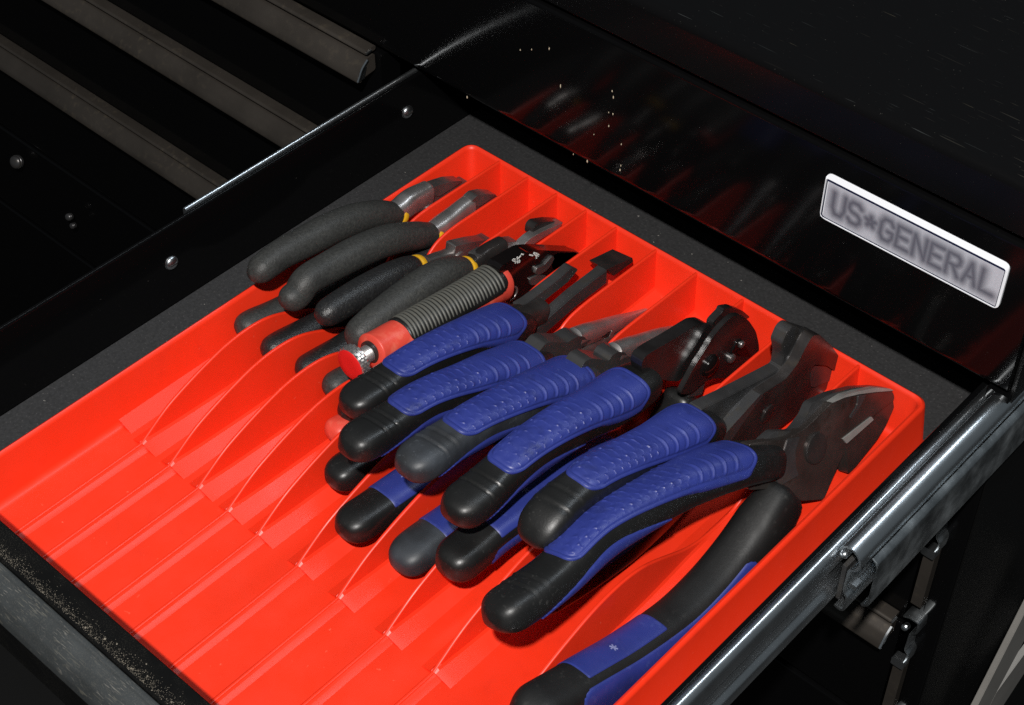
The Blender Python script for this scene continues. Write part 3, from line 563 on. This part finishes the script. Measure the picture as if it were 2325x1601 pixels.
# ---------------------------------------------------------------- blue-handled pliers
def bluegrip(pts, n, a, b, parent, upper=True, u0=.105, u1=.785, black='rubber', th=None, grooves=True, low=True, star=None, pa2=None, pb2=None, tin=24, tout=8):
    L = spline(pts, 50)[1]
    def mod(s, U, Hh):
        o = np.zeros_like(U)
        if grooves:
            for dd in (17.5, 24.5):
                d = (1 - U) * s.len - dd - 1.0 * np.cos(Hh) * 1.5; wd = sm((np.sin(Hh) - .35) / .3)
                o += wd * (.34 * np.exp(-((d - 1.1) / .7) ** 2) - .5 * np.exp(-((d) / .7) ** 2))
        return o
    if grooves:
        pa = [(0, a * .85), (.05, a * 1.0), (.12, a * 1.12), (.2, a * 1.1), (.36, a * .97), (.6, a * .93), (.76, a * .90), (.88, a * .97), (1, a * .95)]
        pb_ = [(0, b * .8), (.06, b * .95), (.2, b * 1.05), (.45, b * 1.0), (.65, b * 1.02), (.8, b * .9), (1, b * .86)]
    else:
        pa = [(0, a * .78), (.1, a * .95), (.5, a), (1, a * .97)]; pb_ = [(0, b * .8), (.1, b), (1, b * .95)]
    if pa2: pa = pa2
    if pb2: pb_ = pb2
    tb = Tube(pts, n, pa, pb_, exp=3.0, r0=4, r1=13.0, N=150, K=40, mod=mod, tipe=2.4)
    g = grip('grip', tb, M[black], parent)
    if upper:
        inlay(tb, u0, u1, (-12, 24), 152, M['blue'], g, r=10)
        if low: inlay(tb, u0 + .30, u1 + .12, -80, 4, M['blue'], g, scales=False, ridges=False, r=4, ns=120, nt=22, proud=.55, lens=True)
    else:
        inlay(tb, u0, u1, tin, 165, M['blue'], g, scales=False, ridges=False, r=2.0, ns=90, nt=36, proud=.35)
        if low: inlay(tb, max(.0, u0 - .34), u1 + .04, -70, tout, M['blue'], g, scales=False, ridges=False, r=8, ns=90, nt=24, proud=.5)
        if star is not None:
            mb = MB()
            for ang in (0, 60, 120):
                q, D = tb.at(np.array([star]), np.array([math.radians(92)])); q = q[0] + D[0] * .42; D = D[0]; tt = tb.T[int(star * 149)]; bb_ = np.cross(D, tt)
                v = tt * math.cos(math.radians(ang)) + bb_ * math.sin(math.radians(ang)); ww = np.cross(D, v)
                V = [q + v * 2 + ww * .3, q - v * 2 + ww * .3, q - v * 2 - ww * .3, q + v * 2 - ww * .3]; V += [p + D * .35 for p in V]
                mb.add(V, [(0, 1, 2, 3), (4, 5, 6, 7), (0, 1, 5, 4), (1, 2, 6, 5), (2, 3, 7, 6), (3, 0, 4, 7)])
            obj('star_mark', mb.V, mb.F, M['star'], g, smooth=None)
    return tb, g
M['star'] = mat('pale_blue_mark', (.20, .22, .42), .5)
# sixth: long black nose
X = 103
t = thing('pliers', 'blue-handled pliers with long flat black nose, touching the red locking pliers', 'pliers', (X, -95, 30), GRP)
up = [(103.0,-92.6,29.5),(103.0,-103.4,38.1),(103.0,-118.4,43.7),(103.0,-135.3,49.3),(103.0,-151.7,53.6),(103.0,-167.7,56.8),(103.0,-183.4,58.9),(103.0,-198.8,60.5),(103.0,-213.8,62.1),(103.0,-219.2,62.6)]
bluegrip(up, X1, 10.6, 9.0, t)
bluegrip([(X, -96, 21), (X, -125, 13), (X, -160, 12), (X, -195, 17), (X, -222, 21.5), (X, -233, 22)], X1, 9.5, 8.5, t, upper=False, grooves=False, low=False, u1=.7)
steelbar([(X, -78, 30), (X, -90, 34), (X, -104, 40)], [(0, 6), (1, 7)], [(0, 7), (1, 7.5)], 'steel_black', t, 'neck', r0=1)
plate(rnd([(102.0,-94.4,43.0),(102.0,-87.4,41.9),(102.0,-75.4,41.9),(102.0,-64.2,42.1),(102.0,-52.5,43.6),(102.0,-47.3,38.2),(102.0,-55.7,34.6),(102.0,-72.7,34.1),(102.0,-87.3,32.7),(102.0,-92.3,34.3)], 1.5), X1, 5.5, M['steel_gun'], t, 'jaw', .9)
# lower jaw: a straight bar with a blunt head
te = np.array([(108.5,-95.4,25.5),(108.5,-77.3,28.8),(108.5,-56.8,30.9),(108.5,-30.4,31.0)]); lowr = te.copy(); lowr[:, 2] -= 10
plate([tuple(p) for p in te] + [tuple(p) for p in lowr[::-1]], X1, 6.5, M['steel_gun'], t, 'jaw', .5)
hd = [(108.5,-31.0,31.4),(108.5,-8.7,25.4),(108.5,-7.6,22.0),(108.5,-24.4,22.4)]; hd2 = [(98.0,-34.0,30.3),(98.0,-31.2,37.4),(98.0,-26.3,36.5),(98.0,-13.3,28.2)]
a1, a2, a3, a4 = [np.array(p) for p in hd]; 
V = [a1, a2, a3, a4] + [np.array((97.5, a1[1] - 2, a1[2] + 1.5)), np.array((97.5, a2[1] - 4, a2[2] + 2.5)), np.array((97.5, a3[1] - 4, a3[2])), np.array((97.5, a4[1] - 2, a4[2]))]
obj('jaw_head', V, [(0, 1, 2, 3), (4, 5, 6, 7), (0, 1, 5, 4), (1, 2, 6, 5), (2, 3, 7, 6), (3, 0, 4, 7)], M['steel_black'], t, smooth=25)
# seventh and eighth: silver jaws
def silver(X, up, lo, jaw, outl, low, block, notch, facet, label, black, a=10.6, b=9.0, piv=None):
    t = thing('pliers', label, 'pliers', (X, jaw[0][1], jaw[0][2]), GRP)
    bluegrip(up, X1, a, b, t, black=black)
    bluegrip(lo, X1, a * .98, 8.6, t, upper=False, grooves=False, low=False, u1=.82, u0=.3, star=.70, black=black if black == 'rubber_dusty' else 'rubber')
    steelbar(jaw, [(0, 5.2), (.5, 4.4), (1, 1.0)], [(0, 5.6), (.2, 6.0), (.6, 4.2), (1, .8)], 'steel_bright', t, 'jaw', exp=2.3, r0=.6, r1=3)
    steelbar(low, [(0, 4.2), (.5, 4.0), (1, 1.2)], [(0, 5), (.4, 4.4), (1, .9)], 'steel', t, 'jaw', exp=2.6, r0=6)
    plate(block, X1, 10, M['steel_gun'], t, 'pivot_block', 1.0)
    plate(notch, X1, 2, M['steel_black'], t, 'cutter_notch', .3)
    plate(facet, X1, 3, M['steel_bright'], t, 'cutter_edge', .3)
    q = jaw[0]; disc((X + 5.2, q[1] - 6, q[2] - 8), X1, 5, 4, M['steel'], t, 'pivot', dome=.9)
    return t
silver(131, [(131.0,-109.3,31.7),(131.0,-119.3,40.7),(131.0,-134.2,46.7),(131.0,-150.8,53.7),(131.0,-166.9,58.9),(131.0,-185.6,65.3),(131.0,-200.8,69.2),(131.0,-215.7,71.0),(131.0,-230.2,73.3),(131.0,-241.5,75.3),(131.0,-244.7,76.4)],
       [(131, -112, 26), (131, -140, 15), (131, -175, 14), (131, -205, 18.5), (131, -222, 20.5), (131, -235, 22), (131, -252, 24.5)],
       [(131.0,-86.1,32.9),(131.0,-79.1,30.4),(131.0,-69.7,26.2),(131.0,-53.7,20.1),(131.0,-37.2,14.3),(131.0,-21.2,9.5)], [(135.0,-92.9,41.4),(135.0,-91.2,43.6),(135.0,-85.9,42.9),(135.0,-71.2,37.2),(135.0,-51.2,28.4),(135.0,-25.5,15.4),(135.0,-39.0,16.2),(135.0,-56.1,20.3),(135.0,-72.1,25.5),(135.0,-83.0,29.6),(135.0,-90.0,35.0)], [(132, -88, 22), (132, -70, 17), (132, -50, 11), (132, -22, 7)],
       rnd([(136.0,-118.8,49.6),(136.0,-113.1,52.1),(136.0,-108.0,49.8),(136.0,-95.9,40.5),(136.0,-91.4,40.0),(136.0,-86.9,38.8),(136.0,-82.2,34.8),(136.0,-79.7,31.3),(136.0,-75.7,28.1),(136.0,-86.4,28.2),(136.0,-97.0,31.1),(136.0,-102.9,28.5),(136.0,-109.6,30.7),(136.0,-117.9,41.5)], 1.5),
       rnd([(135.6,-73.2,26.8),(135.6,-65.8,25.0),(135.6,-58.6,22.5),(135.6,-60.7,20.0),(135.6,-70.4,24.8)], .4), rnd([(135.8,-60.6,20.1),(135.8,-58.7,22.7),(135.8,-56.7,20.1),(135.8,-57.0,17.5),(135.8,-59.6,17.4)], .4),
       'blue-handled pliers with slim silver jaws, just right of the long black nose', 'rubber')
silver(161, [(161.0,-108.4,39.9),(161.0,-120.5,50.0),(161.0,-134.3,55.0),(161.0,-151.0,61.4),(161.0,-167.2,66.0),(161.0,-183.0,70.0),(161.0,-198.3,73.3),(161.0,-211.3,75.6),(161.0,-222.0,76.7),(161.0,-232.6,78.1),(161.0,-238.1,79.0)],
       [(161, -118, 30), (161, -145, 16), (161, -175, 12.5), (161, -205, 15), (161, -222, 17.5), (161, -232, 18.5), (161, -246, 18)],
       [(161.0,-91.4,45.6),(161.0,-83.7,42.4),(161.0,-67.8,35.8),(161.0,-47.5,28.1),(161.0,-34.8,22.6),(161.0,-21.7,16.3)], [(165.0,-97.0,52.4),(165.0,-95.4,55.8),(165.0,-85.6,53.4),(165.0,-73.9,48.8),(165.0,-45.4,36.3),(165.0,-26.4,22.3),(165.0,-39.9,22.8),(165.0,-59.8,30.1),(165.0,-64.4,29.8),(165.0,-83.6,38.1),(165.0,-94.6,43.9)], [(162, -92, 30), (162, -72, 25), (162, -50, 17), (162, -22, 9)],
       rnd([(166.0,-122.2,60.2),(166.0,-118.1,63.4),(166.0,-113.0,61.7),(166.0,-99.2,49.9),(166.0,-97.1,52.1),(166.0,-91.8,50.9),(166.0,-86.3,46.2),(166.0,-82.8,40.7),(166.0,-73.8,34.2),(166.0,-85.5,36.6),(166.0,-96.2,39.0),(166.0,-101.3,37.4),(166.0,-108.7,38.2),(166.0,-119.5,50.4)], 1.5),
       rnd([(166.0,-78.3,41.1),(166.0,-71.2,39.1),(166.0,-62.8,36.1),(166.0,-65.2,32.7),(166.0,-74.0,36.4)], .4), rnd([(166.2,-65.4,33.7),(166.2,-63.5,36.5),(166.2,-62.1,34.0),(166.2,-62.6,31.3),(166.2,-64.1,30.8)], .4),
       'blue-handled pliers with dusty grey-black handle ends and silver jaws', 'rubber_dusty', a=11)
# ninth: round black head
X = 190
t = thing('pliers', 'blue-handled pliers with rounded black plate head and small bright bolts', 'pliers', (X, -70, 35), GRP)
up = [(190.0,-97.2,52.4),(190.0,-111.0,56.4),(190.0,-132.4,60.1),(190.0,-154.9,66.4),(190.0,-176.4,70.3),(190.0,-197.1,71.5),(190.0,-217.2,70.3),(190.0,-229.0,70.7),(190.0,-236.7,72.3),(190.0,-238.8,72.8)]
bluegrip(up, X1, 11.2, 9.4, t)
bluegrip([(190.0,-64.5,19.8),(190.0,-84.6,-3.6),(190.0,-117.6,14.4),(190.0,-141.7,25.1),(190.0,-157.8,31.9),(190.0,-175.4,33.6),(190.0,-196.9,35.8),(190.0,-212.5,37.6),(190.0,-227.8,37.2),(190.0,-239.7,38.4),(190.0,-243.7,38.8)], X1, 11, 9.6, t, upper=False, grooves=False, low=True, u0=.38, u1=.86, star=.72)
n9 = rnd([(193.0,-109.0,71.1),(193.0,-107.6,76.0),(193.0,-101.8,75.8),(193.0,-83.7,71.6),(193.0,-68.9,69.1),(193.0,-65.2,68.4),(193.0,-58.0,64.2),(193.0,-51.4,57.7),(193.0,-48.9,47.7),(193.0,-62.6,40.1),(193.0,-75.5,35.6),(193.0,-86.2,44.5),(193.0,-97.2,54.5),(193.0,-105.2,60.9)], 3)
plate(n9, X1, 7, M['oxide'], t, 'neck', 1.2, 3)
plate(rnd([(197.5,-81.0,33.7),(197.5,-69.3,47.1),(197.5,-63.1,51.1),(197.5,-57.6,56.3),(197.5,-50.2,59.4),(197.5,-40.9,60.5),(197.5,-33.3,56.0),(197.5,-23.8,44.5),(197.5,-15.4,31.0),(197.5,-10.6,18.3),(197.5,-9.3,11.0),(197.5,-36.0,11.7),(197.5,-49.4,21.5),(197.5,-58.1,26.1),(197.5,-70.7,25.9)], 3.5), X1, 2.8, M['oxide'], t, 'jaw', .9, 3)
plate(rnd([(190.0,-45.9,42.7),(190.0,-46.8,55.0),(190.0,-38.8,56.5),(190.0,-38.1,58.4),(190.0,-30.5,54.2),(190.0,-19.6,44.2),(190.0,-11.3,33.9),(190.0,-26.3,38.0),(190.0,-40.4,41.5)], 2), X1, 4, M['oxide'], t, 'jaw', .8)
plate(rnd([(198.1,-33.8,37.6),(198.1,-29.1,35.6),(198.1,-24.2,26.2),(198.1,-17.2,14.6),(198.1,-26.8,22.0),(198.1,-38.8,31.6)], 1), X1, 1.2, M['gloss_black'], t, 'hole', .2)
for q, R in (([(198.6,-30.2,33.1)][0], 2.2), ([(198.6,-37.8,28.3)][0], 2.8)): disc(q, X1, R, 2.5, M['steel'], t, 'bolt', dome=1.4, K=16)
disc([(198.2,-56.2,36.2)][0], X1, 6.4, 3, M['gloss_black'], t, 'pivot', dome=2.6)
plate(rnd([(196.0,-64.8,27.8),(196.0,-60.8,29.4),(196.0,-55.8,23.3),(196.0,-57.8,15.1),(196.0,-70.4,21.8),(196.0,-69.0,27.2)], 1.5), X1, 5, M['steel_gun'], t, 'ratchet', .6)
# tenth: end nippers
X = 229
t = thing('end_nippers', 'blue-handled end nippers with square black jaws standing over the tray rim', 'nippers', (X, -70, 40), GRP)
up = [(229.0,-99.0,46.9),(229.0,-116.6,59.9),(229.0,-143.9,68.2),(229.0,-169.9,76.7),(229.0,-194.5,83.5),(229.0,-213.5,84.4),(229.0,-224.8,79.1),(229.0,-229.0,75.4)]
bluegrip(up, X1, 11.2, 9.2, t, u0=.13)
lo10 = [(227, -98, 26), (227, -125, 16), (227, -160, 15), (227, -195, 22), (227, -215, 28), (227, -226, 30)]
bluegrip(lo10, X1, 10.5, 8.8, t, upper=False, grooves=False, low=False, u0=.4, u1=.8)
plate(rnd([(238.0,-97.9,39.3),(238.0,-92.5,39.4),(238.0,-80.8,46.7),(238.0,-70.1,54.0),(238.0,-49.3,49.1),(238.0,-40.4,52.9),(238.0,-34.5,61.2),(238.0,-30.0,65.2),(238.0,-23.2,60.8),(238.0,-8.4,42.5),(238.0,2.7,26.3),(238.0,6.5,15.2),(238.0,5.1,12.4),(238.0,-9.2,28.5),(238.0,-23.3,39.7),(238.0,-26.2,36.0),(238.0,-21.8,22.4),(238.0,-25.4,11.2),(238.0,-34.4,9.7),(238.0,-53.0,13.2),(238.0,-64.8,14.2)], 2.5), X1, 5.5, M['steel_black'], t, 'jaw', 1.0, 3)
plate(rnd([(234.0,-101.0,40.4),(234.0,-96.5,40.9),(234.0,-80.9,46.4),(234.0,-64.4,47.7),(234.0,-43.4,42.6),(234.0,-34.4,46.2),(234.0,-27.7,54.2),(234.0,-23.2,57.9),(234.0,-15.6,52.9),(234.0,8.9,20.9),(234.0,5.2,10.1),(234.0,-29.5,27.5),(234.0,-58.3,24.7),(234.0,-77.1,22.8)], 2.0), X1, 9, M['steel_gun'], t, 'jaw_back', .9)
plate(rnd([(229.0,-109.2,57.0),(229.0,-108.8,66.8),(229.0,-85.3,58.1),(229.0,-53.7,47.5),(229.0,-39.4,42.9),(229.0,-39.2,51.5),(229.0,-43.3,62.8),(229.0,-39.8,69.1),(229.0,-35.1,69.4),(229.0,-6.8,43.6),(229.0,-13.7,33.9),(229.0,-27.6,28.5),(229.0,-53.1,33.6),(229.0,-81.0,30.6)], 2.0), X1, 7, M['steel_gun'], t, 'arm', .9)
plate(rnd([(236.5,-23.6,38.3),(236.5,-8.8,27.5),(236.5,8.2,9.3),(236.5,-0.6,10.0),(236.5,-15.5,16.6),(236.5,-20.3,20.6)], 1.0), X1, 6, M['steel_gun'], t, 'jaw_edge', .5)
plate(rnd([(236.0,-20.6,19.6),(236.0,-13.3,14.6),(236.0,9.0,8.1),(236.0,7.1,3.1),(236.0,-14.2,4.6),(236.0,-23.5,4.9)], 1.0), X1, 8, M['steel_black'], t, 'jaw', .8)
plate(rnd([(238.6,-105.6,49.1),(238.6,-100.3,49.7),(238.6,-72.2,56.0),(238.6,-69.8,53.0),(238.6,-81.7,47.0),(238.6,-93.3,39.7)], .8), X1, 5, M['steel_gun'], t, 'arm', .5)
disc((238.4, -62, 34), X1, 5.5, 3, M['steel_black'], t, 'pivot', dome=.7)
# eleventh: big leaf-shaped cutters, leaning
n11 = unit((1, 0, .4)); 
t = thing('cutters', 'largest blue-handled cutters with leaf-shaped dark steel head, in the slot beside the drawer slide', 'cutters', (268, -80, 25), GRP)
up = [(261.4,-91.0,41.5),(255.9,-117.3,55.3),(251.9,-146.7,65.2),(248.9,-178.4,72.6),(247.2,-206.7,77.1),(247.6,-230.3,75.9),(247.1,-249.3,77.1),(246.2,-267.3,79.5),(245.7,-272.6,80.7)]
bluegrip(up, n11, 11.8, 9.6, t, u0=.145)
lo11 = [(271.0,-89.6,27.5),(271.0,-98.4,21.7),(271.0,-110.4,13.0),(271.0,-128.3,4.1),(271.0,-150.7,-1.5),(271.0,-177.9,-1.0),(271.0,-210.9,10.1),(271.0,-244.1,25.9),(271.0,-281.6,43.5)]
tb, g = bluegrip(lo11, (1, 0, 0), 12.2, 11.8, t, upper=False, grooves=False, low=True, u0=.53, u1=.83, star=.70, tin=68, tout=54, pa2=[(0, 9), (.1, 12.5), (.5, 12.5), (1, 11.6)], pb2=[(0, 15), (.08, 18), (.5, 17), (.68, 14), (.85, 12), (1, 11)], black='rubber_soft')
A = [(265.3,-116.9,44.3),(257.4,-109.0,64.0),(262.8,-82.7,50.6),(263.6,-73.3,48.6),(263.9,-68.5,47.7),(263.8,-54.2,47.9),(263.7,-46.9,48.2),(265.1,-36.9,44.7),(266.8,-26.8,40.5),(269.5,-13.2,33.8),(272.3,0.3,26.7),(274.4,0.4,21.6),(273.5,-19.3,23.7),(272.3,-44.3,26.8),(274.5,-43.8,21.2),(275.5,-47.6,18.8),(278.3,-60.1,11.8),(280.2,-67.7,7.0),(276.4,-83.4,16.4),(269.9,-97.9,32.8)]
plate(rnd(A, 2.5), n11, 5.5, M['steel_brown'], t, 'jaw', 1.0, 3)
plate(rnd([(271.5,-43.4,24.9),(272.6,-17.5,22.3),(273.5,2.3,20.1),(275.0,0.4,16.3),(276.8,-8.3,11.7),(278.0,-17.4,8.6),(279.2,-38.2,5.8),(279.2,-45.1,5.7),(276.1,-43.5,13.6),(273.7,-42.5,19.6)], 2.0), n11, 6, M['steel_brown'], t, 'jaw', .9)
plate(rnd([(272.7,-45.4,27.8),(273.7,-21.0,25.3),(274.7,-19.8,22.7),(274.3,-43.5,23.7)], .5), n11, 1.2, M['ground'], t, 'cutting_edge', .3)
plate(rnd([(257.1,-95.6,54.6),(257.2,-86.4,54.4),(260.4,-73.5,46.6),(259.6,-62.5,48.6),(258.2,-56.9,51.9),(259.9,-41.3,47.7),(262.9,-23.0,40.3),(266.3,-7.8,31.8),(269.4,3.8,24.0),(270.7,5.6,20.7),(267.5,-13.0,28.7),(263.8,-37.3,38.0),(263.8,-57.1,38.1),(261.3,-80.7,44.1)], 2), n11, 5, M['steel_gun'], t, 'jaw_back', .8)
plate(rnd([(263.2,-83.4,51.1),(264.9,-74.8,46.9),(266.7,-80.2,42.2),(269.6,-82.2,35.0),(271.6,-81.7,30.0),(270.3,-96.6,33.4),(268.0,-97.1,39.0),(265.3,-89.1,45.7)], 1), n11, 1.4, M['steel_gun'], t, 'joint_step', .4)
plate(rnd([(267.2,-27.1,40.9),(268.5,-21.0,37.6),(269.7,-27.5,34.6),(270.5,-35.6,32.6),(269.8,-37.1,34.4),(268.8,-29.5,36.7)], 1), n11, 1.0, M['steel_gun'], t, 'stamped_step', .3)
plate(rnd([(272.3,-45.0,-0.8),(270.4,-37.2,4.1),(274.3,-35.0,-5.8),(273.8,-44.9,-4.5)], 1), n11, 6, M['steel_gun'], t, 'jaw_back', .8)
pc = [(270.1,-65.6,35.1)][0]; disc(pc, n11, 8.2, 2, M['steel_black'], t, 'pivot', dome=.7)
plate(rnd([(264.0,-47.1,48.4),(265.2,-37.2,45.5),(267.0,-26.6,41.0),(269.7,-13.0,34.2),(272.6,0.2,27.1),(271.6,-1.9,29.5),(268.8,-12.9,36.6),(266.4,-26.1,42.4),(264.7,-36.8,46.7)], .8), n11, 4, M['ground'], t, 'jaw_bevel', .6)
# ---------------------------------------------------------------- loose things
st = thing('metal_strip', 'pale grey forked strip beside the dark chest side, cut off by the frame', 'strip', (345, 80, -250))
plate([(347.0,102.4,-149.5),(347.0,124.8,-199.3),(347.0,108.7,-228.2),(347.0,89.3,-263.6),(347.0,78.6,-290.9),(347.0,52.9,-261.7)], X1, 4, M['strip'], st, 'strip_arm', .4)
plate([(345.0,96.4,-273.0),(345.0,126.9,-263.2),(345.0,153.9,-256.5),(345.0,167.4,-286.5),(345.0,122.9,-316.0),(345.0,111.4,-327.2),(345.0,85.7,-301.1)], X1, 4, M['strip'], st, 'strip_arm', .4)
# dust and pale flakes stuck to the glossy upper drawer
mb = MB(); rng = random.Random(8)
for (x, y, z) in [(13.9,2.9,112.7),(22.2,2.9,117.0),(34.7,2.9,123.2),(43.4,2.9,102.9),(79.0,2.9,117.0),(80.0,2.9,113.5),(77.5,2.9,102.4),(80.4,2.9,102.9),(78.0,2.9,93.7),(68.1,2.9,83.1),(87.2,2.9,86.2),(64.2,2.9,62.6),(87.3,2.9,68.7),(87.8,2.9,72.1),(-27.1,2.9,61.3),(54.2,2.9,62.3)]:
    r0 = rng.uniform(.35, .85); K = 7; c = len(mb.V)
    V = [(x, y - .5, z)] + [(x + r0 * .7 * rng.uniform(.5, 1) * math.cos(6.283 * k / K), y - .05, z + r0 * 2.0 * rng.uniform(.4, 1) * math.sin(6.283 * k / K)) for k in range(K)]
    mb.add(V, [(0, 1 + k, 1 + (k + 1) % K) for k in range(K)])
o = obj('dust_flakes', mb.V, mb.F, M['chip'], None, smooth=None); o['kind'] = 'stuff'; tag(o, 'pale flakes of dust stuck to the glossy black drawer front', 'dust')
mb = MB()
for k in range(2600):
    x = rng.uniform(-45, 180); y = -379.0 + min(abs(rng.gauss(0, 2.6)), 11); big = k < 26; r0 = rng.uniform(.35, .75) if big else rng.uniform(.08, .24)
    a = rng.uniform(0, 3); ca, sa = math.cos(a) * r0, math.sin(a) * r0; e_ = rng.uniform(.5, 1); z0 = 57.0
    V = [(x + ca, y + sa, z0), (x - sa * e_, y + ca * e_, z0), (x - ca, y - sa, z0), (x + sa * e_, y - ca * e_, z0), (x, y, z0 + r0 * .9)]
    mb.add(V, [(0, 1, 4), (1, 2, 4), (2, 3, 4), (3, 0, 4)])
o = obj('dust_crumbs', mb.V, mb.F, M['crumb'], None, smooth=None); o['kind'] = 'stuff'; tag(o, 'crumbs of dust along the top edge of the open drawer front', 'dust')
